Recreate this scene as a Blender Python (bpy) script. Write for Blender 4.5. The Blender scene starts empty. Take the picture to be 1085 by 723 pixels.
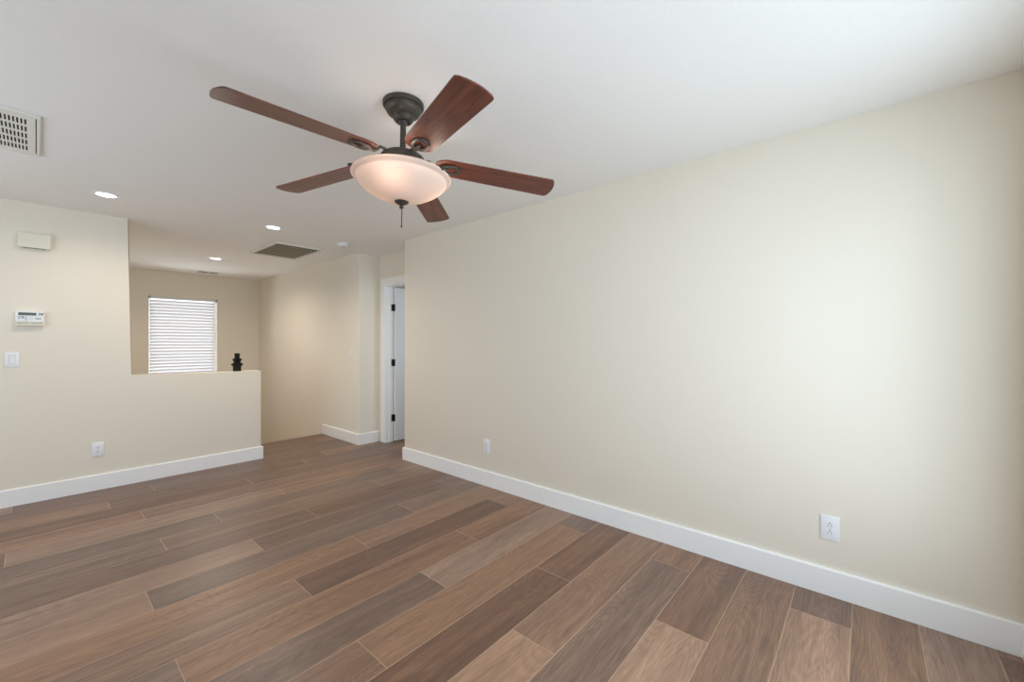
import bpy, bmesh, math, random
from mathutils import Matrix, Vector, Euler
random.seed(7)
S = bpy.context.scene
C = S.collection
PI = math.pi

# ------------------------------------------------------------------ camera
YAW = math.radians(49.2456)
EYE = 1.3056
cam = bpy.data.cameras.new('camera')
cam.sensor_width = 36.0
cam.lens = 434.278 / 1085 * 36.0
cam.shift_y = 1.247 / 1085
cam.clip_start = 0.02
camo = bpy.data.objects.new('camera', cam)
camo.location = (0, 0, EYE)
camo.rotation_euler = (PI / 2, 0, -YAW)
C.objects.link(camo)
S.camera = camo

# ------------------------------------------------------------------ light and exposure
S.view_settings.view_transform = 'Standard'
S.view_settings.look = 'None'
S.view_settings.gamma = 1.0
S.view_settings.use_curve_mapping = False
S.view_settings.exposure = 0.22
S.cycles.caustics_reflective = False
S.cycles.caustics_refractive = False
S.cycles.max_bounces = 14
S.cycles.diffuse_bounces = 8
S.cycles.sample_clamp_indirect = 6.0

W = bpy.data.worlds.new('sky')
S.world = W
W.use_nodes = True
bg = W.node_tree.nodes['Background']
bg.inputs['Color'].default_value = (0.80, 0.90, 1.0, 1)
bg.inputs['Strength'].default_value = 1.25


def area_light(name, loc, rot, sx, sy, power, col):
    l = bpy.data.lights.new(name, 'AREA')
    l.shape = 'RECTANGLE'
    l.size, l.size_y = sx, sy
    l.energy = power
    l.color = col
    o = bpy.data.objects.new(name, l)
    o.location = loc
    o.rotation_euler = rot
    C.objects.link(o)
    return o


DAY = (0.78, 0.915, 1.0)
# daylight through the front windows (behind the camera), the stair window and the next room's window
area_light('front_window_daylight', (1.15, -0.525, 1.25), (-PI / 2, 0, PI), 2.36, 1.84, 32, DAY)
area_light('west_fill_light', (-1.515, 3.10, 1.35), (PI / 2, 0, -PI / 2), 2.4, 1.55, 14, DAY)  # unseen source added to even out the light on the right wall
area_light('stair_window_daylight', (1.585, 8.85, 1.30), (-PI / 2, 0, 0), 1.3, 1.6, 32, (0.93, 0.97, 1.0))
area_light('bedroom_window_daylight', (3.75, 2.62, 1.45), (-PI / 2, 0, PI), 1.0, 1.3, 8, DAY)


# ------------------------------------------------------------------ materials
def lin(c):
    c = c / 255
    return c / 12.92 if c <= 0.04045 else ((c + 0.055) / 1.055) ** 2.4


def rgb(r, g, b):
    return (lin(r), lin(g), lin(b), 1)


def mat(name, col, rough=0.5, metal=0.0, spec=0.5, bump=None, emit=None, noise=None):
    m = bpy.data.materials.new(name)
    m.use_nodes = True
    nt = m.node_tree
    b = nt.nodes['Principled BSDF']
    b.inputs['Base Color'].default_value = col
    b.inputs['Roughness'].default_value = rough
    b.inputs['Metallic'].default_value = metal
    b.inputs['Specular IOR Level'].default_value = spec
    if emit:
        b.inputs['Emission Color'].default_value = emit[0]
        b.inputs['Emission Strength'].default_value = emit[1]
    tc = nt.nodes.new('ShaderNodeTexCoord')
    if noise:                                # gentle colour mottling (scale, amount)
        n = nt.nodes.new('ShaderNodeTexNoise')
        n.inputs['Scale'].default_value = noise[0]
        n.inputs['Detail'].default_value = 4
        nt.links.new(tc.outputs['Object'], n.inputs['Vector'])
        r = nt.nodes.new('ShaderNodeMapRange')
        r.inputs['To Min'].default_value = 1 - noise[1]
        r.inputs['To Max'].default_value = 1 + noise[1]
        nt.links.new(n.outputs['Fac'], r.inputs['Value'])
        h = nt.nodes.new('ShaderNodeHueSaturation')
        h.inputs['Color'].default_value = col
        nt.links.new(r.outputs['Result'], h.inputs['Value'])
        nt.links.new(h.outputs['Color'], b.inputs['Base Color'])
    if bump:                                 # (scale, strength, distance)
        n = nt.nodes.new('ShaderNodeTexNoise')
        n.inputs['Scale'].default_value = bump[0]
        n.inputs['Detail'].default_value = 3
        nt.links.new(tc.outputs['Object'], n.inputs['Vector'])
        bp = nt.nodes.new('ShaderNodeBump')
        bp.inputs['Strength'].default_value = bump[1]
        bp.inputs['Distance'].default_value = bump[2]
        nt.links.new(n.outputs['Fac'], bp.inputs['Height'])
        nt.links.new(bp.outputs['Normal'], b.inputs['Normal'])
    return m


M_wall = mat('cream_wall_paint', rgb(234, 228, 216), 0.62, spec=0.25, bump=(55, 0.10, 0.004), noise=(1.5, 0.008))
M_ceil = mat('white_ceiling_paint', rgb(243, 243, 242), 0.8, spec=0.2, bump=(70, 0.25, 0.004), noise=(30, 0.01))
M_trim = mat('white_trim_paint', rgb(246, 248, 250), 0.35, spec=0.4, noise=(3, 0.006))
M_door = mat('white_door_paint', rgb(236, 239, 243), 0.4, spec=0.4, noise=(3, 0.006))
M_plate = mat('white_plastic', rgb(238, 240, 246), 0.3, noise=(8, 0.006))
M_ivory = mat('ivory_plastic', rgb(226, 226, 210), 0.4, noise=(8, 0.008))
M_slot = mat('dark_slot', rgb(40, 40, 42), 0.6, noise=(20, 0.05))
M_black = mat('black_hardware', rgb(20, 20, 21), 0.4, spec=0.4, noise=(30, 0.1))
M_bronze = mat('aged_bronze', rgb(66, 61, 55), 0.45, metal=0.2, spec=0.5, bump=(140, 0.12, 0.002), noise=(25, 0.15))
M_orn = mat('black_ceramic', rgb(14, 14, 17), 0.5, spec=0.3, noise=(25, 0.15))
M_ventw = mat('white_enamel', rgb(226, 226, 220), 0.4, noise=(8, 0.008))
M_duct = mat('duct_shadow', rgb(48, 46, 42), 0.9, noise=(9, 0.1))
M_louver = mat('grey_louver_enamel', rgb(156, 147, 132), 0.5, noise=(9, 0.03))
M_filter = mat('dark_filter', rgb(84, 75, 62), 0.9, noise=(30, 0.08))  # dark brown sheet behind the louvers
M_lcd = mat('lcd_glass', rgb(78, 92, 82), 0.25, noise=(60, 0.06))
M_inkg = mat('grey_print', rgb(112, 116, 124), 0.6, noise=(60, 0.05))
M_keys = mat('beige_keys', rgb(160, 158, 148), 0.5, noise=(40, 0.05))
M_lens = mat('downlight_lens', rgb(255, 255, 255), 0.4, emit=((0.96, 0.98, 1.0, 1), 7.0), noise=(8, 0.01))
M_carpet = mat('beige_stair_carpet', rgb(176, 160, 140), 0.95, bump=(300, 0.6, 0.004), noise=(80, 0.08))


def mat_glass_pane():
    m = bpy.data.materials.new('window_glass')
    m.use_nodes = True
    nt = m.node_tree
    nt.nodes.remove(nt.nodes['Principled BSDF'])
    out = nt.nodes['Material Output']
    mix = nt.nodes.new('ShaderNodeMixShader')
    tr = nt.nodes.new('ShaderNodeBsdfTransparent')
    gl = nt.nodes.new('ShaderNodeBsdfGlossy')
    gl.inputs['Roughness'].default_value = 0.03
    fr = nt.nodes.new('ShaderNodeFresnel')
    fr.inputs['IOR'].default_value = 1.2
    nt.links.new(fr.outputs[0], mix.inputs[0])
    nt.links.new(tr.outputs[0], mix.inputs[1])
    nt.links.new(gl.outputs[0], mix.inputs[2])
    nt.links.new(mix.outputs[0], out.inputs['Surface'])
    return m


M_glass = mat_glass_pane()


def mat_translucent(name, col, amount, rough=0.4, cloud=0.0, tcol=None):
    m = bpy.data.materials.new(name)
    m.use_nodes = True
    nt = m.node_tree
    b = nt.nodes['Principled BSDF']
    out = nt.nodes['Material Output']
    b.inputs['Base Color'].default_value = col
    b.inputs['Roughness'].default_value = rough
    t = nt.nodes.new('ShaderNodeBsdfTranslucent')
    t.inputs['Color'].default_value = tcol or col
    mix = nt.nodes.new('ShaderNodeMixShader')
    mix.inputs[0].default_value = amount
    nt.links.new(b.outputs[0], mix.inputs[1])
    nt.links.new(t.outputs[0], mix.inputs[2])
    nt.links.new(mix.outputs[0], out.inputs['Surface'])
    if cloud:
        tc = nt.nodes.new('ShaderNodeTexCoord')
        n = nt.nodes.new('ShaderNodeTexNoise')
        n.inputs['Scale'].default_value = 9
        n.inputs['Detail'].default_value = 3
        n.inputs['Distortion'].default_value = 1.5
        nt.links.new(tc.outputs['Object'], n.inputs['Vector'])
        r = nt.nodes.new('ShaderNodeMapRange')
        r.inputs['From Min'].default_value = 0.3
        r.inputs['From Max'].default_value = 0.7
        r.inputs['To Min'].default_value = amount - cloud
        r.inputs['To Max'].default_value = amount + cloud
        nt.links.new(n.outputs['Fac'], r.inputs['Value'])
        nt.links.new(r.outputs['Result'], mix.inputs[0])
    return m


M_slat = mat_translucent('blind_slat', rgb(226, 223, 223), 0.04, 0.45)
M_bowl = mat_translucent('frosted_alabaster_glass', rgb(240, 232, 226), 0.42, 0.28, cloud=0.08, tcol=rgb(255, 236, 224))


def mat_floor():
    m = bpy.data.materials.new('wood_plank_flooring')
    m.use_nodes = True
    nt = m.node_tree
    N, L = nt.nodes, nt.links
    b = N['Principled BSDF']
    tc = N.new('ShaderNodeTexCoord')
    at = N.new('ShaderNodeAttribute')
    at.attribute_name = 'plank'                # r: tone, g: warmth, b: random offset, a: bevel strip, painted highlight
    sep = N.new('ShaderNodeSeparateColor')
    L.new(at.outputs['Color'], sep.inputs[0])
    off = N.new('ShaderNodeCombineXYZ')
    mul = N.new('ShaderNodeMath'); mul.operation = 'MULTIPLY'; mul.inputs[1].default_value = 37.0
    L.new(sep.outputs['Blue'], mul.inputs[0])
    L.new(mul.outputs[0], off.inputs['X'])
    L.new(mul.outputs[0], off.inputs['Z'])
    add = N.new('ShaderNodeVectorMath'); add.operation = 'ADD'
    L.new(tc.outputs['Object'], add.inputs[0])
    L.new(off.outputs[0], add.inputs[1])

    def mapped(sx, sy):
        mp = N.new('ShaderNodeMapping')
        mp.inputs['Scale'].default_value = (sx, sy, 1)
        L.new(add.outputs[0], mp.inputs['Vector'])
        return mp.outputs[0]
    # broad dark / pale streaks along the board
    n1 = N.new('ShaderNodeTexNoise')
    n1.inputs['Scale'].default_value = 1.0
    n1.inputs['Detail'].default_value = 5
    n1.inputs['Roughness'].default_value = 0.66
    n1.inputs['Distortion'].default_value = 0.6
    L.new(mapped(0.9, 13), n1.inputs['Vector'])
    # cathedral growth rings
    n2 = N.new('ShaderNodeTexNoise')
    n2.inputs['Scale'].default_value = 1.0
    n2.inputs['Detail'].default_value = 1.4
    n2.inputs['Distortion'].default_value = 0.3
    L.new(mapped(0.85, 6.0), n2.inputs['Vector'])
    rm = N.new('ShaderNodeMath'); rm.operation = 'MULTIPLY'; rm.inputs[1].default_value = 64.0
    L.new(n2.outputs['Fac'], rm.inputs[0])
    fr = N.new('ShaderNodeMath'); fr.operation = 'PINGPONG'; fr.inputs[1].default_value = 1.0
    L.new(rm.outputs[0], fr.inputs[0])
    # fine pores
    n3 = N.new('ShaderNodeTexNoise')
    n3.inputs['Scale'].default_value = 1.0
    n3.inputs['Detail'].default_value = 4
    n3.inputs['Roughness'].default_value = 0.7
    L.new(mapped(9, 230), n3.inputs['Vector'])
    # small knots
    vo = N.new('ShaderNodeTexVoronoi')
    vo.inputs['Scale'].default_value = 1.0
    L.new(mapped(1.3, 5.0), vo.inputs['Vector'])
    kn = N.new('ShaderNodeMapRange')
    kn.interpolation_type = 'SMOOTHSTEP'
    kn.inputs['From Min'].default_value = 0.03
    kn.inputs['From Max'].default_value = 0.16
    kn.inputs['To Min'].default_value = 0.5
    kn.inputs['To Max'].default_value = 0.0
    L.new(vo.outputs['Distance'], kn.inputs['Value'])

    def m2(op, a, bb):
        n = N.new('ShaderNodeMath'); n.operation = op
        for i, v in enumerate((a, bb)):
            if isinstance(v, (int, float)):
                n.inputs[i].default_value = v
            else:
                L.new(v, n.inputs[i])
        return n.outputs[0]
    t = m2('ADD', m2('SUBTRACT', sep.outputs['Red'], 0.07), m2('MULTIPLY', m2('SUBTRACT', n1.outputs['Fac'], 0.5), 0.95))
    t = m2('ADD', t, m2('MULTIPLY', m2('SUBTRACT', fr.outputs[0], 0.5), 0.13))
    t = m2('ADD', t, m2('MULTIPLY', m2('SUBTRACT', n3.outputs['Fac'], 0.5), 0.85))
    t = m2('SUBTRACT', t, m2('MULTIPLY', kn.outputs['Result'], 0.35))
    cr = N.new('ShaderNodeValToRGB')
    e = cr.color_ramp.elements
    e[0].position = 0.0; e[0].color = rgb(92, 70, 59)
    e[1].position = 1.0; e[1].color = rgb(190, 150, 122)
    x = e.new(0.35); x.color = rgb(122, 94, 78)
    x = e.new(0.7); x.color = rgb(158, 123, 99)
    L.new(t, cr.inputs['Fac'])
    hs = N.new('ShaderNodeHueSaturation')
    sat = m2('ADD', 0.64, m2('MULTIPLY', sep.outputs['Green'], 0.5))
    L.new(sat, hs.inputs['Saturation'])
    L.new(cr.outputs['Color'], hs.inputs['Color'])
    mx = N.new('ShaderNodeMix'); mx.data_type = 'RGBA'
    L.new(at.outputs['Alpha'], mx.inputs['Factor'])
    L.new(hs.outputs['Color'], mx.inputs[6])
    mx.inputs[7].default_value = rgb(204, 174, 147)  # pale bevel edge; window glint on the seams put into the colour
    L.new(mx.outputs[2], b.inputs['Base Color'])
    b.inputs['Roughness'].default_value = 0.36
    b.inputs['Specular IOR Level'].default_value = 0.5
    bp = N.new('ShaderNodeBump')
    bp.inputs['Strength'].default_value = 0.12
    bp.inputs['Distance'].default_value = 0.002
    L.new(n3.outputs['Fac'], bp.inputs['Height'])
    L.new(bp.outputs['Normal'], b.inputs['Normal'])
    return m


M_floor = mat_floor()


def mat_blade():
    m = bpy.data.materials.new('walnut_blade_veneer')
    m.use_nodes = True
    nt = m.node_tree
    N, L = nt.nodes, nt.links
    b = N['Principled BSDF']
    tc = N.new('ShaderNodeTexCoord')
    oi = N.new('ShaderNodeObjectInfo')
    add = N.new('ShaderNodeVectorMath'); add.operation = 'ADD'
    sc = N.new('ShaderNodeVectorMath'); sc.operation = 'SCALE'
    cb = N.new('ShaderNodeCombineXYZ')
    L.new(oi.outputs['Random'], cb.inputs['X'])
    L.new(oi.outputs['Random'], cb.inputs['Y'])
    L.new(cb.outputs[0], sc.inputs[0])
    sc.inputs['Scale'].default_value = 5
    L.new(tc.outputs['Object'], add.inputs[0])
    L.new(sc.outputs[0], add.inputs[1])
    mp = N.new('ShaderNodeMapping')
    mp.inputs['Scale'].default_value = (3.2, 48, 10)
    L.new(add.outputs[0], mp.inputs['Vector'])
    n = N.new('ShaderNodeTexNoise')
    n.inputs['Scale'].default_value = 1.0
    n.inputs['Detail'].default_value = 5
    n.inputs['Roughness'].default_value = 0.6
    n.inputs['Distortion'].default_value = 0.8
    L.new(mp.outputs[0], n.inputs['Vector'])
    cr = N.new('ShaderNodeValToRGB')
    e = cr.color_ramp.elements
    e[0].position = 0.3; e[0].color = rgb(72, 36, 28)
    e[1].position = 0.72; e[1].color = rgb(132, 74, 56)
    L.new(n.outputs['Fac'], cr.inputs['Fac'])
    L.new(cr.outputs['Color'], b.inputs['Base Color'])
    b.inputs['Roughness'].default_value = 0.33
    b.inputs['Specular IOR Level'].default_value = 0.5
    return m


M_blade = mat_blade()


# ------------------------------------------------------------------ mesh helpers
def add_box(bm, x0, x1, y0, y1, z0, z1, bev=0.0, seg=2):
    before = set(bm.faces)
    vs = [bm.verts.new((x, y, z)) for z in (z0, z1) for y in (y0, y1) for x in (x0, x1)]
    for f in ((0, 2, 3, 1), (4, 5, 7, 6), (0, 1, 5, 4), (2, 6, 7, 3), (0, 4, 6, 2), (1, 3, 7, 5)):
        bm.faces.new([vs[i] for i in f])
    if bev:
        es = set()
        for v in vs:
            es.update(v.link_edges)
        bmesh.ops.bevel(bm, geom=list(es), offset=bev, segments=seg, affect='EDGES', profile=0.5)
    return bm


def add_lathe(bm, prof, cx=0, cy=0, n=48, axis='Z', closed=False):
    """prof: list of (r, z). Revolved about the vertical axis at (cx, cy)."""
    rings = []
    for r, z in prof:
        if r < 1e-6:
            rings.append([bm.verts.new((cx, cy, z))])
        else:
            rings.append([bm.verts.new((cx + r * math.cos(2 * PI * k / n), cy + r * math.sin(2 * PI * k / n), z)) for k in range(n)])
    pairs = list(zip(rings, rings[1:]))
    if closed:
        pairs.append((rings[-1], rings[0]))
    for a, b in pairs:
        for k in range(n):
            k2 = (k + 1) % n
            q = [a[k % len(a)], a[k2 % len(a)], b[k2 % len(b)], b[k % len(b)]]
            u = []
            for v in q:
                if v not in u:
                    u.append(v)
            if len(u) >= 3:
                bm.faces.new(u)
    return bm


def add_tube(bm, pts, rad, n=10, closed=False, flat=1.0):
    """Tube along a polyline; flat scales the section's vertical half-height."""
    pts = [Vector(p) for p in pts]
    rings = []
    m = len(pts)
    for i, p in enumerate(pts):
        if closed:
            d = pts[(i + 1) % m] - pts[i - 1]
        else:
            d = pts[min(i + 1, m - 1)] - pts[max(i - 1, 0)]
        d.normalize()
        up = Vector((0, 0, 1)) if abs(d.z) < 0.95 else Vector((0, 1, 0))
        s = d.cross(up).normalized()
        t = s.cross(d).normalized()
        r = rad[i] if isinstance(rad, (list, tuple)) else rad
        rings.append([bm.verts.new(p + s * r * math.cos(2 * PI * k / n) + t * r * flat * math.sin(2 * PI * k / n)) for k in range(n)])
    rng = range(m if closed else m - 1)
    for i in rng:
        a, b = rings[i], rings[(i + 1) % m]
        for k in range(n):
            bm.faces.new([a[k], a[(k + 1) % n], b[(k + 1) % n], b[k]])
    if not closed:
        bm.faces.new(rings[0][::-1])
        bm.faces.new(rings[-1])
    return bm


def add_prism(bm, poly, axis, a0, a1):
    """Extrude a 2-D polygon along an axis. axis 'Y': poly is (x, z); 'X': (y, z); 'Z': (x, y)."""
    def pt(p, a):
        return {'Y': (p[0], a, p[1]), 'X': (a, p[0], p[1]), 'Z': (p[0], p[1], a)}[axis]
    lo = [bm.verts.new(pt(p, a0)) for p in poly]
    hi = [bm.verts.new(pt(p, a1)) for p in poly]
    k = len(poly)
    bm.faces.new(lo)
    bm.faces.new(hi[::-1])
    for i in range(k):
        bm.faces.new([lo[i], lo[(i + 1) % k], hi[(i + 1) % k], hi[i]])
    return bm


def obj(name, bm, m, parent=None, smooth=False, angle=35, matrix=None, origin=None):
    bmesh.ops.recalc_face_normals(bm, faces=list(bm.faces))
    me = bpy.data.meshes.new(name)
    if origin is not None:
        bmesh.ops.translate(bm, verts=list(bm.verts), vec=-Vector(origin))
    bm.to_mesh(me)
    bm.free()
    for mm in (m if isinstance(m, (list, tuple)) else [m]):
        me.materials.append(mm)
    if smooth:
        me.shade_auto_smooth(use_auto_smooth=True, angle=math.radians(angle)) if hasattr(me, 'shade_auto_smooth') else None
        for p in me.polygons:
            p.use_smooth = True
        try:
            me.set_sharp_from_angle(angle=math.radians(angle))
        except Exception:
            pass
    o = bpy.data.objects.new(name, me)
    C.objects.link(o)
    if origin is not None:
        o.location = origin
    if parent:
        o.parent = parent
    if matrix is not None:
        o.matrix_local = matrix
    return o


def empty(name, loc, rz=0):
    o = bpy.data.objects.new(name, None)
    o.empty_display_size = 0.05
    C.objects.link(o)
    o.location = loc
    o.rotation_euler = (0, 0, rz)
    return o


def tag(o, label, cat, group=None):
    o['label'] = label
    o['category'] = cat
    if group:
        o['group'] = group
    return o


def struct(o):
    o['kind'] = 'structure'
    return o


B = bmesh.new

# ------------------------------------------------------------------ measurements of the room (metres)
H = 2.44
XR = 2.674      # right wall and stair wall plane
YC = 3.887      # far corner of right wall
YL = 5.139      # left wall and half wall front face
XE = 1.650      # free end of half wall
XF = 0.559      # where the full-height wall drops to half height
ZH = 0.988      # half wall top
YS = 4.865      # near corner of stair wall
YB = 8.450      # window wall of the stairwell
XD = 2.959      # wall with the door
YE = 5.873      # top edge of the stairs
YN = -0.5056     # front wall behind the camera
XW = -1.50      # west wall

# ------------------------------------------------------------------ floor: one mesh of bevelled planks
PW, PL, Y0 = 0.2335, 1.525, 0.048
joint = {0: 2.418, 1: 1.35, 2: 1.901, 3: 2.42, 4: 1.412, 5: 1.898, 6: 0.916, 7: 1.424, 8: 1.898, 9: 0.925, 10: 1.382, 11: 1.898,
         12: 0.93, 13: 1.376, 14: 2.06, 15: 0.882, 16: 1.403, 17: 2.05, 18: 1.301, 19: 1.904, 20: 0.681, 21: 1.40, 22: 2.2,
         23: 0.93, 24: 1.9, -1: 1.40, -2: 1.9, -3: 1.1}
# (row, joint interval) -> tone left of / right of the listed joint
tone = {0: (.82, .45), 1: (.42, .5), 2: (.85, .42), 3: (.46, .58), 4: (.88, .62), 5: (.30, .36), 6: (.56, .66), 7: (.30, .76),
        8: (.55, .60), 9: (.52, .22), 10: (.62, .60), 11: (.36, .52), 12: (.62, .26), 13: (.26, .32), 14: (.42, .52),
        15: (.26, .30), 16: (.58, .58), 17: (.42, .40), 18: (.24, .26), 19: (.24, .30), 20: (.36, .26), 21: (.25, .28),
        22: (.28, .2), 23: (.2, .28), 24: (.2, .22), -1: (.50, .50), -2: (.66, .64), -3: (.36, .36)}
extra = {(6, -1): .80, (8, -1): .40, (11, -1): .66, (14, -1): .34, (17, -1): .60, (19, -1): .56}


def build_floor():
    bm = B()
    lay = bm.loops.layers.float_color.new('plank')
    x_min, x_max, y_min, y_max = XW - 0.15, 4.75, YN - 0.15, YE
    g, dz = 0.0017, 0.0012
    rnd = random.Random(11)
    r0 = math.floor((y_min - Y0) / PW)
    r1 = math.ceil((y_max - Y0) / PW)
    for r in range(r0, r1):
        ya, yb = max(Y0 + r * PW, y_min), min(Y0 + (r + 1) * PW, y_max)
        if yb - ya < 0.004:
            continue
        j = joint.get(r, 1.0)
        for k in range(-4, 4):
            xa, xb = max(j + k * PL, x_min), min(j + (k + 1) * PL, x_max)
            if xb - xa < 0.004:
                continue
            base = tone.get(r, (.4, .4))
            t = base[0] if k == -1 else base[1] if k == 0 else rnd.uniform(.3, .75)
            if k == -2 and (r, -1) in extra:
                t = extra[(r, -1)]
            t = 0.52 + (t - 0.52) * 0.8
            w = rnd.uniform(.35, .9)
            s = rnd.random()
            q = [(xa, ya), (xb, ya), (xb, yb), (xa, yb)]
            i_ = [(xa + g, ya + g), (xb - g, ya + g), (xb - g, yb - g), (xa + g, yb - g)]
            vo = [bm.verts.new((x, y, -dz)) for x, y in q]
            vi = [bm.verts.new((x, y, 0)) for x, y in i_]
            f = bm.faces.new(vi)
            for l in f.loops:
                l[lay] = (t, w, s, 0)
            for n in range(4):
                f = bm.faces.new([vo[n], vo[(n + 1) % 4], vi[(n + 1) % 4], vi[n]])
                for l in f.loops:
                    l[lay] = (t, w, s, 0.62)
    # subfloor slab under the boards, its face at the stair opening included
    fs = set(bm.faces)
    add_box(bm, x_min, x_max, y_min, y_max, -0.20, -0.0013)
    for f in bm.faces:
        if f not in fs:
            for l in f.loops:
                l[lay] = (.5, .5, .5, 0)
    return obj('floor', bm, M_floor)


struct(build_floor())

# ------------------------------------------------------------------ shell
def slab(name, dims, m=M_wall, bev=0.0):
    return struct(obj(name, add_box(B(), *dims, bev=bev, seg=3), m, smooth=bool(bev)))


slab('ceiling', (XW - 0.15, 4.75, YN - 0.15, YB + 0.15, H, H + 0.12), M_ceil)
# right wall: a block with rounded drywall corners
slab('wall_right', (XR, 3.09, YN - 0.14, YC, -0.15, H + 0.02), bev=0.010)
slab('wall_stair', (XR, 3.09, YS, YB + 0.14, -3.05, H + 0.02), bev=0.010)



def l_wall():
    poly = [(XW - 0.1, -0.1), (XE, -0.1), (XE, ZH), (XF, ZH), (XF, H + 0.02), (XW - 0.1, H + 0.02)]
    bm = add_prism(B(), poly, 'Y', YL, YL + 0.16)
    # rounded corner bead on the free end, ledge and opening edge
    es = []
    for e in bm.edges:
        a, b = e.verts[0].co, e.verts[1].co
        if abs(a.y - b.y) < 1e-5:
            on_end = abs(a.x - XE) < 1e-4 and abs(b.x - XE) < 1e-4
            on_top = abs(a.z - ZH) < 1e-4 and abs(b.z - ZH) < 1e-4
            on_side = abs(a.x - XF) < 1e-4 and abs(b.x - XF) < 1e-4
            if on_end or on_top or on_side:
                es.append(e)
        elif abs(a.x - XE) < 1e-4 and abs(a.z - ZH) < 1e-4:
            es.append(e)
    bmesh.ops.bevel(bm, geom=es, offset=0.012, segments=4, affect='EDGES', profile=0.5)
    return struct(obj('wall_left', bm, M_wall, smooth=True, angle=40))


l_wall()


def wall_with_hole(name, axis, p0, p1, a0, a1, z0, z1, holes):
    """A wall in plane axis (thickness p0..p1), spanning a0..a1 and z0..z1, cut by (b0, b1, c0, c1) holes."""
    bm = B()
    xs = sorted({a0, a1} | {h[0] for h in holes} | {h[1] for h in holes})
    zs = sorted({z0, z1} | {h[2] for h in holes} | {h[3] for h in holes})

    def solid(i, j):
        if not (0 <= i < len(xs) - 1 and 0 <= j < len(zs) - 1):
            return False
        cx, cz = (xs[i] + xs[i + 1]) / 2, (zs[j] + zs[j + 1]) / 2
        return not any(h[0] < cx < h[1] and h[2] < cz < h[3] for h in holes)

    vd = {}

    def V(a, p, z):
        k = (round(a, 5), round(p, 5), round(z, 5))
        if k not in vd:
            vd[k] = bm.verts.new((a, p, z) if axis == 'Y' else (p, a, z))
        return vd[k]
    for i in range(len(xs) - 1):
        for j in range(len(zs) - 1):
            if not solid(i, j):
                continue
            xa, xb, za, zb = xs[i], xs[i + 1], zs[j], zs[j + 1]
            bm.faces.new([V(xa, p0, za), V(xb, p0, za), V(xb, p0, zb), V(xa, p0, zb)])
            bm.faces.new([V(xa, p1, za), V(xa, p1, zb), V(xb, p1, zb), V(xb, p1, za)])
            for di, dj, (A, Bz) in ((-1, 0, ((xa, za), (xa, zb))), (1, 0, ((xb, za), (xb, zb))),
                                    (0, -1, ((xa, za), (xb, za))), (0, 1, ((xa, zb), (xb, zb)))):
                if not solid(i + di, j + dj):
                    bm.faces.new([V(A[0], p0, A[1]), V(Bz[0], p0, Bz[1]), V(Bz[0], p1, Bz[1]), V(A[0], p1, A[1])])
    return struct(obj(name, bm, M_wall))


# window wall at the head of the stairwell
WX0, WX1, WZ0, WZ1 = 1.141, 2.030, 0.62, 2.030
wall_with_hole('wall_back', 'Y', YB, YB + 0.14, 0.30, XR + 0.02, -3.05, H + 0.02, [(WX0, WX1, WZ0, WZ1)])
# front wall behind the camera with its wide window
FX0, FX1, FZ0, FZ1 = -0.05, 2.34, 0.32, 2.18
wall_with_hole('wall_front', 'Y', YN - 0.14, YN, XW - 0.1, XR + 0.02, -0.1, H + 0.02, [(FX0, FX1, FZ0, FZ1)])
# west wall, left of the frame, with an opening added for the fill light
wall_with_hole('wall_west', 'X', XW - 0.14, XW, YN - 0.14, YL + 0.1, -0.1, H + 0.02, [(1.90, 4.30, 0.60, 2.24)])
# door wall
DY0, DY1, DZ = 3.975, 4.722, 2.045
wall_with_hole('wall_door', 'X', XD, XD + 0.105, YC - 0.02, YS + 0.02, -0.1, H + 0.02, [(DY0, DY1, -0.1, DZ)])
# stairwell flank and the room behind the door
slab('wall_stairwell', (0.30, 0.44, YL + 0.15, YB + 0.1, -3.05, H + 0.02))
slab('wall_bedroom_far', (4.6, 4.74, 2.6, 5.75, -0.1, H + 0.02))
slab('wall_bedroom_back', (XD + 0.1, 4.7, 5.6, 5.74, -0.1, H + 0.02))
wall_with_hole('wall_bedroom_front', 'Y', 2.7, 2.84, 3.05, 4.7, -0.1, H + 0.02, [(3.25, 4.25, 0.8, 2.1)])


def stairs():
    bm = B()
    y, z = YE, 0.0
    poly = [(YE - 0.02, -0.2)]
    for k in range(8):
        z -= 0.185
        poly.append((y, z) if k else (YE - 0.02, z))
        if y + 0.26 > YB - 0.85:
            break
        y += 0.26
        poly.append((y, z))
    poly += [(YB + 0.02, z), (YB + 0.02, z - 0.25), (YE - 0.02, z - 0.25)]
    poly = [(a, b) for a, b in poly[1:]]
    add_prism(bm, poly, 'X', 0.43, XR + 0.01)
    return struct(obj('floor_stairs', bm, M_carpet))


stairs()

# ------------------------------------------------------------------ baseboards
BH, BT = 0.137, 0.015


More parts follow.
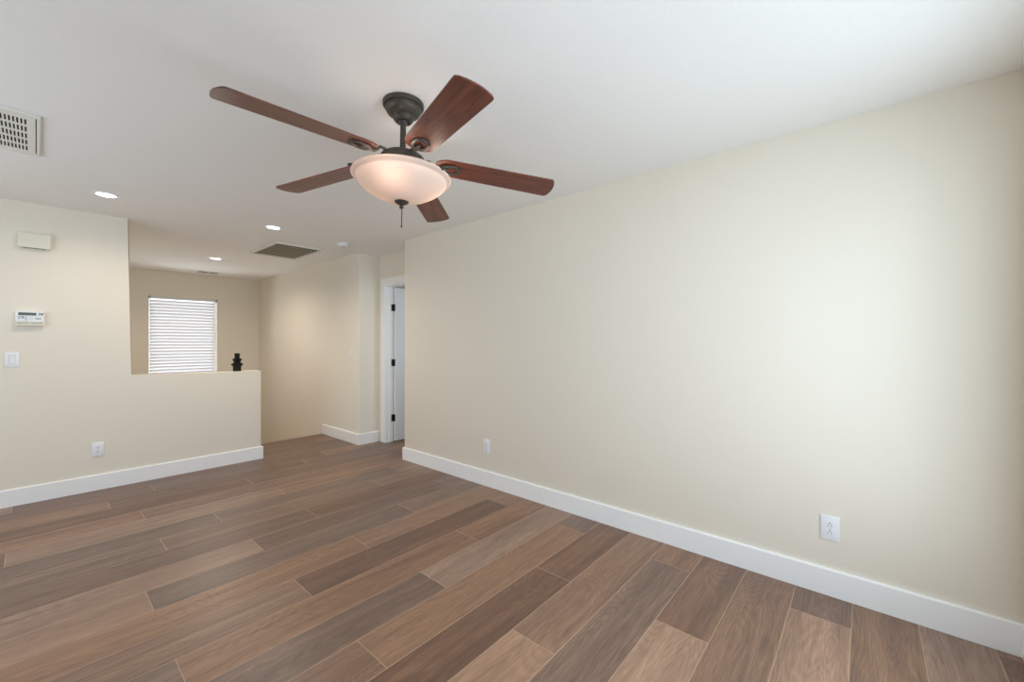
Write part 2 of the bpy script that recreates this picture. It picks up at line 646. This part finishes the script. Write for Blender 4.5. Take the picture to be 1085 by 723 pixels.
def board(name, path, close=False):
    """Baseboard swept along a plan path; the wall lies to the path's left, the board stands to its right."""
    prof = [(0, 0.0005), (BT, 0.0005), (BT, BH - 0.006), (BT - 0.0025, BH - 0.0015), (BT - 0.006, BH), (0, BH)]
    bm = B()
    pts = [Vector((x, y)) for x, y in path]
    rings = []
    for i, p in enumerate(pts):
        d0 = (pts[i] - pts[i - 1]).normalized() if i else None
        d1 = (pts[i + 1] - pts[i]).normalized() if i < len(pts) - 1 else None
        n0 = Vector((d0.y, -d0.x)) if d0 else None
        n1 = Vector((d1.y, -d1.x)) if d1 else None
        if n0 is None:
            n = n1
        elif n1 is None:
            n = n0
        else:
            n = (n0 + n1)
            n = n / n.dot(n0)
        rings.append([bm.verts.new((p.x + n.x * a, p.y + n.y * a, z)) for a, z in prof])
    for a, b in zip(rings, rings[1:]):
        for k in range(len(prof)):
            k2 = (k + 1) % len(prof)
            bm.faces.new([a[k], a[k2], b[k2], b[k]])
    bm.faces.new(rings[0][::-1])
    bm.faces.new(rings[-1])
    return struct(obj(name, bm, M_trim))


board('baseboard_left', [(XW, YL), (XE, YL), (XE, YL + 0.16)])
board('baseboard_right', [(XD, YC), (XR, YC), (XR, YN + 0.004)])
board('baseboard_stair', [(XR, YE - 0.004), (XR, YS), (XD - 0.013, YS)])
board('baseboard_front', [(XR - BT, YN), (XW, YN)])
board('baseboard_west', [(XW, YN), (XW, YL - BT)])

# ------------------------------------------------------------------ windows
def window(name, x0, x1, z0, z1, yin, yout, mullion):
    """A vinyl window set in the wall opening."""
    r = struct(empty(name, ((x0 + x1) / 2, yout, z0)))
    r_inv = Matrix.Translation(-Vector(r.location))
    fw = 0.045
    ys = sorted((yout + (0.035 if yin < yout else -0.035) * -1, yout))
    bm = B()
    e = 0.001
    add_box(bm, x0 + e, x0 + fw, ys[0], ys[1], z0 + e, z1 - e, 0.004)
    add_box(bm, x1 - fw, x1 - e, ys[0], ys[1], z0 + e, z1 - e, 0.004)
    add_box(bm, x0 + fw, x1 - fw, ys[0], ys[1], z1 - fw, z1 - e, 0.004)
    add_box(bm, x0 + fw, x1 - fw, ys[0], ys[1], z0 + e, z0 + fw, 0.004)
    for mx in mullion:
        add_box(bm, mx - 0.02, mx + 0.02, ys[0], ys[1], z0 + fw, z1 - fw, 0.004)
    obj('window_frame', bm, M_trim, r, matrix=r_inv)
    ym = (ys[0] + ys[1]) / 2
    bm = add_box(B(), x0 + fw * .6, x1 - fw * .6, ym - 0.003, ym + 0.003, z0 + fw * .6, z1 - fw * .6)
    obj('window_pane', bm, M_glass, r, matrix=r_inv)
    return r


window('window_1', WX0, WX1, WZ0, WZ1, YB, YB + 0.135, [])
window('window_2', FX0, FX1, FZ0, FZ1, YN, YN - 0.135, [(FX0 + FX1) / 2])
window('window_3', 3.25, 4.25, 0.8, 2.1, 2.84, 2.705, [])

# ------------------------------------------------------------------ door, jamb and casing
def casing():
    bm = B()
    cw, ct = 0.092, 0.016
    x0, x1 = XD - ct, XD - 0.0002
    # far leg, head and near leg with eased edges
    add_box(bm, x0, x1, DY1 - 0.008, DY1 - 0.008 + cw, 0.0006, DZ - 0.008 + cw, 0.003)
    add_box(bm, x0, x1, DY0 + 0.008 - 0.078, DY0 + 0.008, 0.0006, DZ - 0.008 + cw, 0.003)
    add_box(bm, x0, x1, DY0 + 0.0085, DY1 - 0.0085, DZ - 0.008, DZ - 0.008 + cw, 0.003)
    return struct(obj('trim_1', bm, M_trim))


casing()
door = struct(empty('door_1', (XD + 0.10, DY1, 0)))
inv = Matrix.Translation(-Vector(door.location))
bm = B()
jt = 0.018
add_box(bm, XD - 0.001, XD + 0.106, DY1 - jt, DY1 - 0.0003, 0.0006, DZ - 0.0003, 0.0015)
add_box(bm, XD - 0.001, XD + 0.106, DY0 + 0.0003, DY0 + jt, 0.0006, DZ - 0.0003, 0.0015)
add_box(bm, XD - 0.001, XD + 0.106, DY0 + jt, DY1 - jt, DZ - jt, DZ - 0.0003, 0.0015)
# door stop
add_box(bm, XD + 0.045, XD + 0.068, DY1 - jt - 0.011, DY1 - jt, 0.0006, DZ - jt, 0.001)
obj('door_jamb', bm, M_trim, door, matrix=inv)
bm = B()
SX, SY = XD + 0.112, DY1 - jt - 0.003
add_box(bm, SX, SX + 0.71, SY - 0.035, SY, 0.012, 2.020, 0.002)
obj('door_slab', bm, M_door, door, matrix=inv)
for z in (0.312, 1.036, 1.760):
    bm = B()
    add_box(bm, XD + 0.078, XD + 0.1065, DY1 - jt - 0.0035, DY1 - jt - 0.0005, z - 0.044, z + 0.044, 0.001)     # leaf on the jamb
    add_box(bm, SX - 0.003, SX - 0.0002, SY - 0.036, SY - 0.004, z - 0.044, z + 0.044, 0.001)                   # leaf on the door edge
    bmesh.ops.create_cone(bm, cap_ends=True, segments=16, radius1=0.0065, radius2=0.0065, depth=0.092,
                          matrix=Matrix.Translation((XD + 0.1095, SY - 0.0055, z)))
    h = obj('door_hinge', bm, M_black, door, matrix=inv)
    h['label'] = 'black hinge'


# ------------------------------------------------------------------ ceiling fan
FZT = H
fan = tag(empty('ceiling_fan', (1.140, 1.664, FZT)),
          'five-blade ceiling fan with walnut blades, bronze motor and lit frosted glass bowl', 'ceiling fan')
# everything below the ball joint hangs slightly out of plumb
TILT = (Matrix.Translation((0, 0, -0.04)) @ Matrix.Rotation(0.027, 4, 'Y') @ Matrix.Rotation(-0.004, 4, 'X')
        @ Matrix.Translation((0, 0, 0.04)))

bm = add_lathe(B(), [(0, -0.0002), (0.0935, -0.0002), (0.0955, -0.003), (0.0955, -0.013), (0.0935, -0.018), (0.0895, -0.0205), (0.0840, -0.0205), (0.0835, -0.0240),
                     (0.0835, -0.030), (0.0815, -0.038), (0.0760, -0.047), (0.0670, -0.0545), (0.0560, -0.0595), (0.0490, -0.0615), (0.0475, -0.0640), (0.0490, -0.0665),
                     (0.0485, -0.0720), (0.0450, -0.0800), (0.0390, -0.0870), (0.0320, -0.0905), (0.0285, -0.0900), (0.0260, -0.0850), (0.0, -0.080)], n=64)
obj('canopy', bm, M_bronze, fan, smooth=True)

bm = add_lathe(B(), [(0, -0.060), (0.014, -0.062), (0.023, -0.072), (0.0255, -0.085), (0.022, -0.097), (0.0135, -0.104), (0.0135, -0.225),
                     (0.020, -0.227), (0.0215, -0.236), (0.0215, -0.250), (0.0, -0.250)], n=32)
obj('downrod', bm, M_bronze, fan, smooth=True, matrix=TILT)

bm = add_lathe(B(), [(0, -0.238), (0.030, -0.240), (0.062, -0.244), (0.086, -0.250), (0.098, -0.258), (0.104, -0.268), (0.105, -0.290), (0.109, -0.294),
                     (0.109, -0.302), (0.100, -0.312), (0.090, -0.318), (0.075, -0.335), (0.072, -0.375), (0.0, -0.375)], n=64)
for k in range(24):                       # raised ribs on the motor band
    a = 2 * PI * k / 24
    c, s = math.cos(a), math.sin(a)
    add_tube(bm, [(0.105 * c, 0.105 * s, -0.270), (0.1055 * c, 0.1055 * s, -0.291)], 0.0035, 6)
obj('motor_housing', bm, M_bronze, fan, smooth=True, matrix=TILT)

# glass bowl with rolled lip
outer = [(0.2260, -0.3520), (0.2290, -0.3545), (0.2292, -0.3590), (0.2262, -0.3628), (0.2180, -0.3662), (0.2105, -0.3680), (0.2080, -0.3705), (0.2078, -0.3750), (0.2020, -0.3870), (0.1890, -0.4010),
         (0.1720, -0.4145), (0.1500, -0.4280), (0.1250, -0.4410), (0.0980, -0.4525), (0.0690, -0.4625), (0.0380, -0.4690), (0.008, -0.4705)]
inner = [(max(r - 0.0045, 0.008), z + 0.0045) for r, z in outer[::-1]]
bm = add_lathe(B(), outer + inner, n=96, closed=True)
bowl = obj('light_bowl', bm, M_bowl, fan, smooth=True, angle=38, matrix=TILT)
# fitter plate above the bowl with three holding screws
bm = add_lathe(B(), [(0.0, -0.345), (0.115, -0.345), (0.118, -0.350), (0.110, -0.356), (0, -0.357)], n=64)
obj('fitter_plate', bm, M_bronze, fan, smooth=True, matrix=TILT)
for a in (164, 284, 44):
    c, s = math.cos(math.radians(a)), math.sin(math.radians(a))
    bm = B()
    add_tube(bm, [(0.110 * c, 0.110 * s, -0.351), (0.216 * c, 0.216 * s, -0.3490), (0.233 * c, 0.233 * s, -0.3500), (0.2345 * c, 0.2345 * s, -0.358)],
             [0.005, 0.005, 0.006, 0.006], 8, flat=0.7)
    bmesh.ops.create_icosphere(bm, subdivisions=2, radius=0.0085, matrix=Matrix.Translation((0.2375 * c, 0.2375 * s, -0.356)))
    obj('bowl_clip', bm, M_bronze, fan, smooth=True, matrix=TILT)
bm = add_lathe(B(), [(0, -0.4675), (0.030, -0.4675), (0.0335, -0.4705), (0.031, -0.475), (0.022, -0.4805), (0.013, -0.485), (0.0085, -0.490), (0.0085, -0.494), (0.011, -0.497),
                     (0.009, -0.501), (0.0045, -0.503), (0, -0.5035)], n=40)
obj('finial', bm, M_bronze, fan, smooth=True, matrix=TILT)
bm = B()
for k in range(26):                       # beads of the pull chain and its tip
    bmesh.ops.create_icosphere(bm, subdivisions=1, radius=0.0028, matrix=Matrix.Translation((0.002, 0, -0.5045 - k * 0.0028)))
add_tube(bm, [(0.002, 0, -0.503), (0.002, 0, -0.578)], 0.0016, 6)
add_lathe(bm, [(0, -0.575), (0.0025, -0.577), (0.0035, -0.583), (0.003, -0.592), (0, -0.594)], 0.002, 0, n=12)
obj('pull_chain', bm, M_bronze, fan, smooth=True, matrix=TILT)
# three bulbs inside the bowl
M_bulb = mat('bulb_glass', rgb(255, 240, 220), 0.4, emit=((1.0, 0.82, 0.66, 1), 3.0), noise=(8, 0.01))
for a in (100, 220, 340):
    c, s = math.cos(math.radians(a)), math.sin(math.radians(a))
    bm = B()
    add_tube(bm, [(0.045 * c, 0.045 * s, -0.366), (0.075 * c, 0.075 * s, -0.376)], 0.013, 12)
    bulb = bmesh.ops.create_uvsphere(bm, u_segments=20, v_segments=12, radius=0.026, matrix=Matrix.Translation((0.105 * c, 0.105 * s, -0.384)))
    obj('bulb', bm, M_bulb, fan, smooth=True, matrix=TILT)
    l = bpy.data.lights.new('bulb_light', 'POINT')
    l.energy = 0.5
    l.color = (1.0, 0.86, 0.75)
    l.shadow_soft_size = 0.03
    lo = bpy.data.objects.new('bulb_light', l)
    C.objects.link(lo)
    lo.parent = fan
    lo.matrix_local = TILT @ Matrix.Translation((0.135 * c, 0.135 * s, -0.362))

# blades: local x runs outwards, z measured from the blade plane
R0, R1 = 0.155, 0.739


def sag(r):
    return 0.043 * (1 - (r - 0.155) / 0.584) + 0.002


def blade_mesh():
    bm = B()
    top, bot = [], []
    NR, NW = 44, 14
    grid = []
    for i in range(NR + 1):
        u = i / NR
        row = []
        for j in range(NW + 1):
            v = j / NW * 2 - 1                       # -1 .. 1 across
            # rounded ends: the tip bows outwards, root corners are rounded in
            tip = R1 + 0.016 * (1 - v * v) - 0.004 * max(0.0, (abs(v) - 0.88) / 0.12) ** 2
            root = R0 + 0.030 * abs(v) ** 4.0
            r = root + (tip - root) * u
            w = 0.0655 + (0.0745 - 0.0655) * u
            w -= 0.010 * max(0.0, 1 - u / 0.06) ** 2 + 0.0015 * max(0.0, (u - 0.97) / 0.03) ** 2
            row.append((r, v * w, sag(r)))
        grid.append(row)
    t = 0.0032
    T = [[bm.verts.new((x, y, z + t)) for x, y, z in row] for row in grid]
    Bt = [[bm.verts.new((x, y, z - t)) for x, y, z in row] for row in grid]
    for i in range(NR):
        for j in range(NW):
            bm.faces.new([T[i][j], T[i + 1][j], T[i + 1][j + 1], T[i][j + 1]])
            bm.faces.new([Bt[i][j], Bt[i][j + 1], Bt[i + 1][j + 1], Bt[i + 1][j]])
    for i in range(NR):
        for j in (0, NW):
            bm.faces.new([T[i][j], T[i + 1][j], Bt[i + 1][j], Bt[i][j]])
    for j in range(NW):
        for i in (0, NR):
            bm.faces.new([T[i][j], T[i][j + 1], Bt[i][j + 1], Bt[i][j]])
    return bm


def iron_mesh():
    """Blade iron: an arm from the motor, an open oval ring under the blade, two screw pads above it."""
    bm = B()
    z0 = sag(0.2)
    add_tube(bm, [(0.088, 0.0, 0.052), (0.108, 0, 0.062), (0.126, 0, 0.062), (0.146, 0, 0.040), (0.158, 0, z0 - 0.010), (0.186, 0, z0 - 0.0095), (0.212, 0, z0 - 0.0095)],
             [0.010, 0.009, 0.0085, 0.0085, 0.009, 0.010, 0.009], 8, flat=0.75)
    ring = []
    for k in range(36):
        a = 2 * PI * k / 36
        c, s = math.cos(a), math.sin(a)
        ring.append((0.224 + 0.042 * math.copysign(abs(c) ** 0.8, c), 0.030 * math.copysign(abs(s) ** 0.8, s), sag(0.224) - 0.0085))
    add_tube(bm, ring, 0.0088, 8, closed=True, flat=0.8)
    for x, y in ((0.212, 0.0), (0.262, 0.012), (0.262, -0.012)):
        add_lathe(bm, [(0, sag(x) - 0.014), (0.006, sag(x) - 0.0135), (0.0085, sag(x) - 0.009), (0.0085, sag(x) - 0.0034), (0, sag(x) - 0.0034)], x, y, n=14)
        add_lathe(bm, [(0, sag(x) + 0.0034), (0.010, sag(x) + 0.0034), (0.010, sag(x) + 0.007), (0.004, sag(x) + 0.009), (0, sag(x) + 0.009)], x, y, n=14)
    return bm


PITCH = Matrix.Rotation(-0.159, 4, 'X')
# bearings of the five blades in turn, from the one nearest the half wall
for k, a in enumerate((181.66, 253.66, 325.66, 37.66, 109.66)):
    Mb = TILT @ Matrix.Translation((0, 0, 2.120 - H)) @ Matrix.Rotation(math.radians(a), 4, 'Z') @ PITCH
    if k == 0:
        b0 = obj('blade', blade_mesh(), M_blade, fan, smooth=True, matrix=Mb)
        i0 = obj('blade_iron', iron_mesh(), M_bronze, b0, smooth=True)
    else:
        b = b0.copy(); C.objects.link(b); b.parent = fan; b.matrix_local = Mb
        i = i0.copy(); C.objects.link(i); i.parent = b

# ------------------------------------------------------------------ recessed downlights
def downlight_parts(root):
    bm = add_lathe(B(), [(0.0555, -0.0002), (0.082, -0.0002), (0.082, -0.002), (0.077, -0.0055), (0.062, -0.0065), (0.057, -0.0045), (0.0555, -0.002)], n=56, closed=True)
    obj('trim_ring', bm, M_plate, root, smooth=True)
    bm = add_lathe(B(), [(0, -0.0005), (0.055, -0.0005), (0.055, -0.003), (0.044, -0.0045), (0, -0.005)], n=56)
    obj('lens', bm, M_lens, root, smooth=True)


DL = [((0.349, 4.420), 'lit recessed ceiling downlight above the left wall, nearest the slotted vent', 21),
      ((1.526, 4.425), 'lit recessed ceiling downlight just in front of the large return grille', 50),
      ((1.585, 6.660), 'lit recessed ceiling downlight over the stairwell, nearest the blinded window', 62)]
dl0 = None
for (x, y), lab, pw in DL:
    if dl0 is None:
        r = dl0 = empty('recessed_downlight', (x, y, H))
        downlight_parts(r)
    else:
        r = dl0.copy(); C.objects.link(r); r.location = (x, y, H)
        for ch in list(dl0.children):
            c = ch.copy(); C.objects.link(c); c.parent = r
    tag(r, lab, 'ceiling light', 'recessed downlights in the ceiling')
for (x, y), lab, pw in DL:
    l = bpy.data.lights.new('downlight_lamp', 'SPOT')
    l.energy = pw
    l.color = (1.0, 0.87, 0.73)
    l.spot_size = math.radians(165)
    l.spot_blend = 0.8
    l.shadow_soft_size = 0.06
    o = bpy.data.objects.new('downlight_lamp', l)
    o.location = (x, y, H - 0.012)
    C.objects.link(o)

# ------------------------------------------------------------------ large return-air grille
rg = tag(empty('return_air_grille', (2.02, 5.42, H)), 'large square return-air grille of grey louvers on the ceiling beyond the fan', 'vent')
gx, gy = 0.275, 0.425           # half sizes
bm = B()
fw = 0.030
for (x0, x1, y0, y1) in ((-gx, gx, -gy, -gy + fw), (-gx, gx, gy - fw, gy), (-gx, -gx + fw, -gy + fw, gy - fw), (gx - fw, gx, -gy + fw, gy - fw)):
    add_box(bm, x0, x1, y0, y1, -0.022, -0.0004, 0.003)
obj('grille_frame', bm, M_ventw, rg)
bm = add_box(B(), -gx + fw, gx - fw, -gy + fw, gy - fw, -0.0025, -0.0006)
obj('filter', bm, M_filter, rg)
bm = B()
nl = 9
for k in range(nl):
    y = -gy + fw + 0.03 + k * (2 * (gy - fw) - 0.06) / (nl - 1)
    add_prism(bm, [(y - 0.014, -0.0080), (y - 0.0125, -0.0080), (y + 0.014, -0.0150), (y + 0.0125, -0.0150)], 'X', -gx + fw, gx - fw)
obj('louvers', bm, M_louver, rg)

# ------------------------------------------------------------------ slotted supply register by the left edge
rv = tag(empty('ceiling_register', (-0.175, 3.463, H)), 'white ceiling register with rows of small slots, above the door chime', 'vent')
hx, hy = 0.190, 0.330
bm = B()
fw = 0.014
for (x0, x1, y0, y1) in ((-hx, hx, -hy, -hy + 0.03), (-hx, hx, hy - 0.03, hy), (-hx, -hx + fw, -hy + 0.03, hy - 0.03), (hx - fw, hx, -hy + 0.03, hy - 0.03)):
    add_box(bm, x0, x1, y0, y1, -0.012, -0.0003, 0.003)
obj('register_frame', bm, M_ventw, rv)
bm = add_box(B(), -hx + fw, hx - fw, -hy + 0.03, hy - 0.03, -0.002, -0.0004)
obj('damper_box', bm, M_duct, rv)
bm = B()
px1 = hx - fw - 0.004           # slim dark gap beside the face plate
px0 = -hx + fw
rows = [3.211 + 0.1085 * k - 3.463 for k in range(5)]
cols = [(-0.037 + 0.175) - 0.0132 * k for k in range(22)]
z0, z1 = -0.0095, -0.0075
ys = [-hy + 0.03] + [v for y in rows for v in (y, y + 0.078)] + [hy - 0.03]
for k in range(0, len(ys), 2):
    add_box(bm, px0, px1, ys[k], ys[k + 1], z0, z1)
for y in rows:
    add_box(bm, cols[0] + 0.0032, px1, y, y + 0.078, z0, z1)
    add_box(bm, px0, cols[-1] - 0.0032, y, y + 0.078, z0, z1)
    for a, b in zip(cols, cols[1:]):
        add_box(bm, b + 0.0032, a - 0.0032, y, y + 0.078, z0, z1)
obj('slotted_plate', bm, M_ventw, rv)

# ------------------------------------------------------------------ small register near the stair window
rs = tag(empty('small_ceiling_register', (1.82, 8.06, H)), 'small narrow ceiling register close to the window wall of the stairwell', 'vent')
bm = B()
for (x0, x1, y0, y1) in ((-.15, .15, -.085, -.065), (-.15, .15, .065, .085), (-.15, -.13, -.065, .065), (.13, .15, -.065, .065), (-.012, .012, -.065, .065)):
    add_box(bm, x0, x1, y0, y1, -0.008, -0.0003, 0.002)
obj('register_frame', bm, M_ventw, rs)
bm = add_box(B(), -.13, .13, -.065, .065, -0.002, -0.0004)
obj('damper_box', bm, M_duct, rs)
bm = B()
for sgn in (-1, 1):
    for k in range(6):
        x = sgn * (0.022 + k * 0.019)
        add_prism(bm, [(x, -0.0075), (x + 0.0012, -0.0075), (x + 0.0012 + 0.010, -0.0025), (x + 0.010, -0.0025)] if sgn > 0 else
                  [(x, -0.0075), (x - 0.0012, -0.0075), (x - 0.0012 + 0.010, -0.0025), (x + 0.010, -0.0025)], 'Y', -0.065, 0.065)
obj('louvers', bm, M_ventw, rs)

# ------------------------------------------------------------------ smoke detector
sd = tag(empty('smoke_detector', (2.305, 4.565, H)), 'round white smoke detector on the ceiling beside the large return grille', 'smoke detector')
bm = add_lathe(B(), [(0, -0.0002), (0.068, -0.0002), (0.068, -0.008), (0.062, -0.011), (0.060, -0.024), (0.055, -0.033), (0.042, -0.037), (0, -0.038)], n=48)
obj('housing', bm, M_plate, sd, smooth=True)
bm = B()
for k in range(20):
    a = 2 * PI * k / 20
    add_tube(bm, [(0.0608 * math.cos(a), 0.0608 * math.sin(a), -0.014), (0.0603 * math.cos(a), 0.0603 * math.sin(a), -0.023)], 0.0016, 6)
obj('vent_slots', bm, M_slot, sd)
bm = add_lathe(B(), [(0, -0.0375), (0.012, -0.0378), (0.012, -0.0395), (0, -0.040)], 0.018, 0, n=20)
obj('test_button', bm, M_keys, sd, smooth=True)

# ------------------------------------------------------------------ fixtures on the left wall (local frame: x right, z up, y = 0 at the wall, -y into the room)
def wall_root(name, wall, a, z):
    if wall == 'L':
        return empty(name, (a, YL, z), 0)
    return empty(name, (XR, a, z), -PI / 2)        # right / stair wall: local x runs to smaller Y, -y out of the wall


ch = tag(wall_root('door_chime', 'L', -0.010, 2.126), 'ivory rectangular door chime box high on the left wall', 'door chime')
bm = add_box(B(), -0.088, 0.088, -0.043, -0.010, -0.058, 0.062, 0.005, 3)
obj('cover', bm, M_ivory, ch, smooth=True)
bm = add_box(B(), -0.084, 0.084, -0.0105, -0.0003, -0.062, 0.058, 0.001)
obj('back_plate', bm, M_ivory, ch)
bm = add_box(B(), -0.060, 0.060, -0.036, -0.014, -0.0590, -0.0575)
obj('sound_slot', bm, M_slot, ch)

th = tag(wall_root('thermostat', 'L', -0.034, 1.50), 'white wall thermostat with dark display strip above the light switch', 'thermostat')
bm = add_box(B(), -0.076, 0.076, -0.030, -0.0003, -0.030, 0.056, 0.004, 3)
obj('housing', bm, M_plate, th, smooth=True)
bm = add_box(B(), -0.060, 0.034, -0.0315, -0.029, 0.022, 0.044, 0.0006)
obj('display', bm, M_lcd, th)
bm = B()
add_box(bm, 0.046, 0.052, -0.0315, -0.029, 0.024, 0.044, 0.0005)
add_box(bm, 0.056, 0.070, -0.0315, -0.029, 0.026, 0.042, 0.0005)
obj('buttons', bm, M_inkg, th)
bm = B()
for x0, x1, z0, z1 in ((-.062, -.048, .006, .010), (-.046, -.030, .005, .011), (-.061, -.050, -.005, .000), (-.040, -.032, -.004, .002),
                       (-.024, -.019, -.006, .006), (-.026, -.012, -.0165, -.012), (-.008, .016, .0005, .002), (-.008, .018, -.007, -.0055),
                       (.028, .034, -.007, .001), (.038, .048, -.009, .001), (.052, .058, -.008, .001), (-.066, .070, .0125, .0135)):
    add_box(bm, x0, x1, -0.0308, -0.0295, z0, z1)
obj('printed_marks', bm, M_inkg, th)
bm = add_box(B(), -0.077, 0.077, -0.036, -0.0003, -0.062, -0.0315, 0.003, 3)
kp = obj('keypad_door', bm, M_ivory, th, smooth=True)
bm = B()
for k in range(11):
    if k == 5:
        continue
    add_box(bm, -0.066 + k * 0.0122, -0.0565 + k * 0.0122, -0.0372, -0.0350, -0.045, -0.037, 0.0006)
obj('keys', bm, M_keys, kp)


def rocker_switch(name, wall, a, z):
    r = wall_root(name, wall, a, z)
    obj('cover_plate', add_box(B(), -0.038, 0.038, -0.006, -0.0003, -0.060, 0.060, 0.003, 3), M_plate, r, smooth=True)
    bm = B()
    add_box(bm, -0.0158, 0.0158, -0.0066, -0.004, -0.0345, 0.0345, 0.0005)
    obj('bezel', bm, M_keys, r)
    bm = add_prism(B(), [(-0.0062, -0.033), (-0.0062, 0.033), (-0.0110, 0.033), (-0.0080, 0.0), (-0.0070, -0.033)], 'X', -0.0144, 0.0144)
    obj('rocker', bm, M_plate, r)
    return r


tag(rocker_switch('light_switch', 'L', -0.126, 1.168), 'white rocker light switch on the left wall under the thermostat', 'light switch', 'wall light switches')
s2 = rocker_switch('light_switch', 'S', 5.052, 1.170)
tag(s2, 'white rocker light switch on the stair wall near the doorway corner', 'light switch', 'wall light switches')


def outlet(name, wall, a, z, turned=False):
    r = wall_root(name, wall, a, z)
    if turned:                                # mounted with the ground holes on top
        r.rotation_euler = (0, PI, r.rotation_euler.z)
    obj('cover_plate', add_box(B(), -0.0395, 0.0395, -0.006, -0.0003, -0.0635, 0.0635, 0.003, 3), M_plate, r, smooth=True)
    for s in (1, -1):
        zc = 0.0195 * s
        bm = B()
        prof = []
        for k in range(28):
            t = 2 * PI * k / 28
            prof.append((0.0172 * math.cos(t), zc + max(-0.0140, min(0.0140, 0.0172 * math.sin(t)))))
        add_prism(bm, prof, 'Y', -0.0082, -0.005)
        q = obj('receptacle', bm, M_plate, r)
        bm = B()
        add_box(bm, -0.0078, -0.0054, -0.0086, -0.0078, zc - 0.0005, zc + 0.0085)
        add_box(bm, 0.0054, 0.0078, -0.0086, -0.0078, zc + 0.0005, zc + 0.0080)
        bmesh.ops.create_cone(bm, cap_ends=True, segments=14, radius1=0.0030, radius2=0.0030, depth=0.0008,
                              matrix=Matrix.Translation((0, -0.0082, zc - 0.0075)) @ Matrix.Rotation(PI / 2, 4, 'X'))
        obj('slots', bm, M_slot, q)
    bm = B()
    bmesh.ops.create_cone(bm, cap_ends=True, segments=14, radius1=0.0030, radius2=0.0024, depth=0.0012,
                          matrix=Matrix.Translation((0, -0.0065, 0)) @ Matrix.Rotation(PI / 2, 4, 'X'))
    obj('screw', bm, M_keys, r)
    return r


tag(outlet('wall_outlet', 'L', 0.355, 0.358), 'white duplex outlet low on the left wall under the half wall', 'wall outlet', 'wall outlets')
tag(outlet('wall_outlet', 'R', 0.138, 0.346, True), 'white duplex outlet low on the right wall, the one nearest the camera', 'wall outlet', 'wall outlets')
tag(outlet('wall_outlet', 'R', 2.605, 0.360), 'white duplex outlet low on the right wall near its far corner', 'wall outlet', 'wall outlets')

# ------------------------------------------------------------------ black tiered ornament on the half wall
on = empty('tiered_ornament', (1.438, YL + 0.082, ZH))
tag(on, 'small black tiered ornament standing on the half wall ledge', 'ornament')
bm = add_lathe(B(), [(0, 0.0003), (0.040, 0.0003), (0.0405, 0.008), (0.0385, 0.030), (0.0400, 0.050), (0.047, 0.062), (0.0590, 0.070), (0.0595, 0.076),
                     (0.048, 0.085), (0.036, 0.093), (0.0, 0.093)], n=8)
obj('body', bm, M_orn, on)
bm = add_lathe(B(), [(0, 0.0931), (0.034, 0.0931), (0.0335, 0.106), (0.037, 0.114), (0.0480, 0.122), (0.0480, 0.128), (0.036, 0.137), (0.026, 0.145), (0, 0.145)], n=8)
obj('upper_tier', bm, M_orn, on)
bm = add_lathe(B(), [(0, 0.1451), (0.025, 0.1451), (0.0245, 0.170), (0.0272, 0.180), (0.0272, 0.190), (0.021, 0.196), (0, 0.1975)], n=8)
obj('cap', bm, M_orn, on)

# ------------------------------------------------------------------ window blind
bx0, bx1 = WX0 + 0.018, WX1 - 0.022
by = YB + 0.045
wb = tag(empty('window_blind', ((WX0 + WX1) / 2, by, WZ1)), 'closed white horizontal blind hanging in the stairwell window', 'window blind')
inv = Matrix.Translation(-Vector(wb.location))
bm = add_box(B(), WX0 + 0.004, WX1 - 0.004, YB + 0.012, YB + 0.066, WZ1 - 0.040, WZ1 - 0.002, 0.003)
obj('headrail', bm, M_plate, wb, matrix=inv)
for x in (WX0 - 0.004, WX1 - 0.020):
    bm = add_box(B(), x, x + 0.024, YB - 0.014, YB + 0.014, WZ1 - 0.036, WZ1 + 0.002, 0.002)
    b_ = obj('bracket', bm, M_keys, wb, matrix=inv)
bm = B()
zt = WZ1 - 0.075
ns = int((zt - (WZ0 + 0.05)) / 0.050)
ang = math.radians(-52)
for k in range(ns):
    z = zt - k * 0.050
    pts = []
    for q in range(5):                          # slightly crowned slat section
        v = (q / 4 - 0.5) * 0.050
        cr = 0.003 * (1 - (v / 0.025) ** 2)
        y_, z_ = v * math.cos(ang) - cr * math.sin(ang), v * math.sin(ang) + cr * math.cos(ang)
        pts.append((by + y_, z + z_))
    low = [(y_ - 0.0022 * math.sin(-ang), z_ - 0.0022 * math.cos(ang)) for y_, z_ in pts[::-1]]
    add_prism(bm, pts + low, 'X', bx0, bx1)
obj('slats', bm, M_slat, wb, matrix=inv)
zb = zt - ns * 0.050 + 0.01
bm = add_box(B(), bx0, bx1, by - 0.025, by + 0.025, zb - 0.010, zb + 0.008, 0.003)
obj('bottom_rail', bm, M_plate, wb, matrix=inv)
bm = B()
for x in (bx0 + 0.13, (bx0 + bx1) / 2, bx1 - 0.13):
    for dy in (-0.019, 0.019):
        add_tube(bm, [(x, by + dy, WZ1 - 0.04), (x, by + dy, zb)], 0.0007, 5)
obj('ladder_cords', bm, M_plate, wb, matrix=inv)
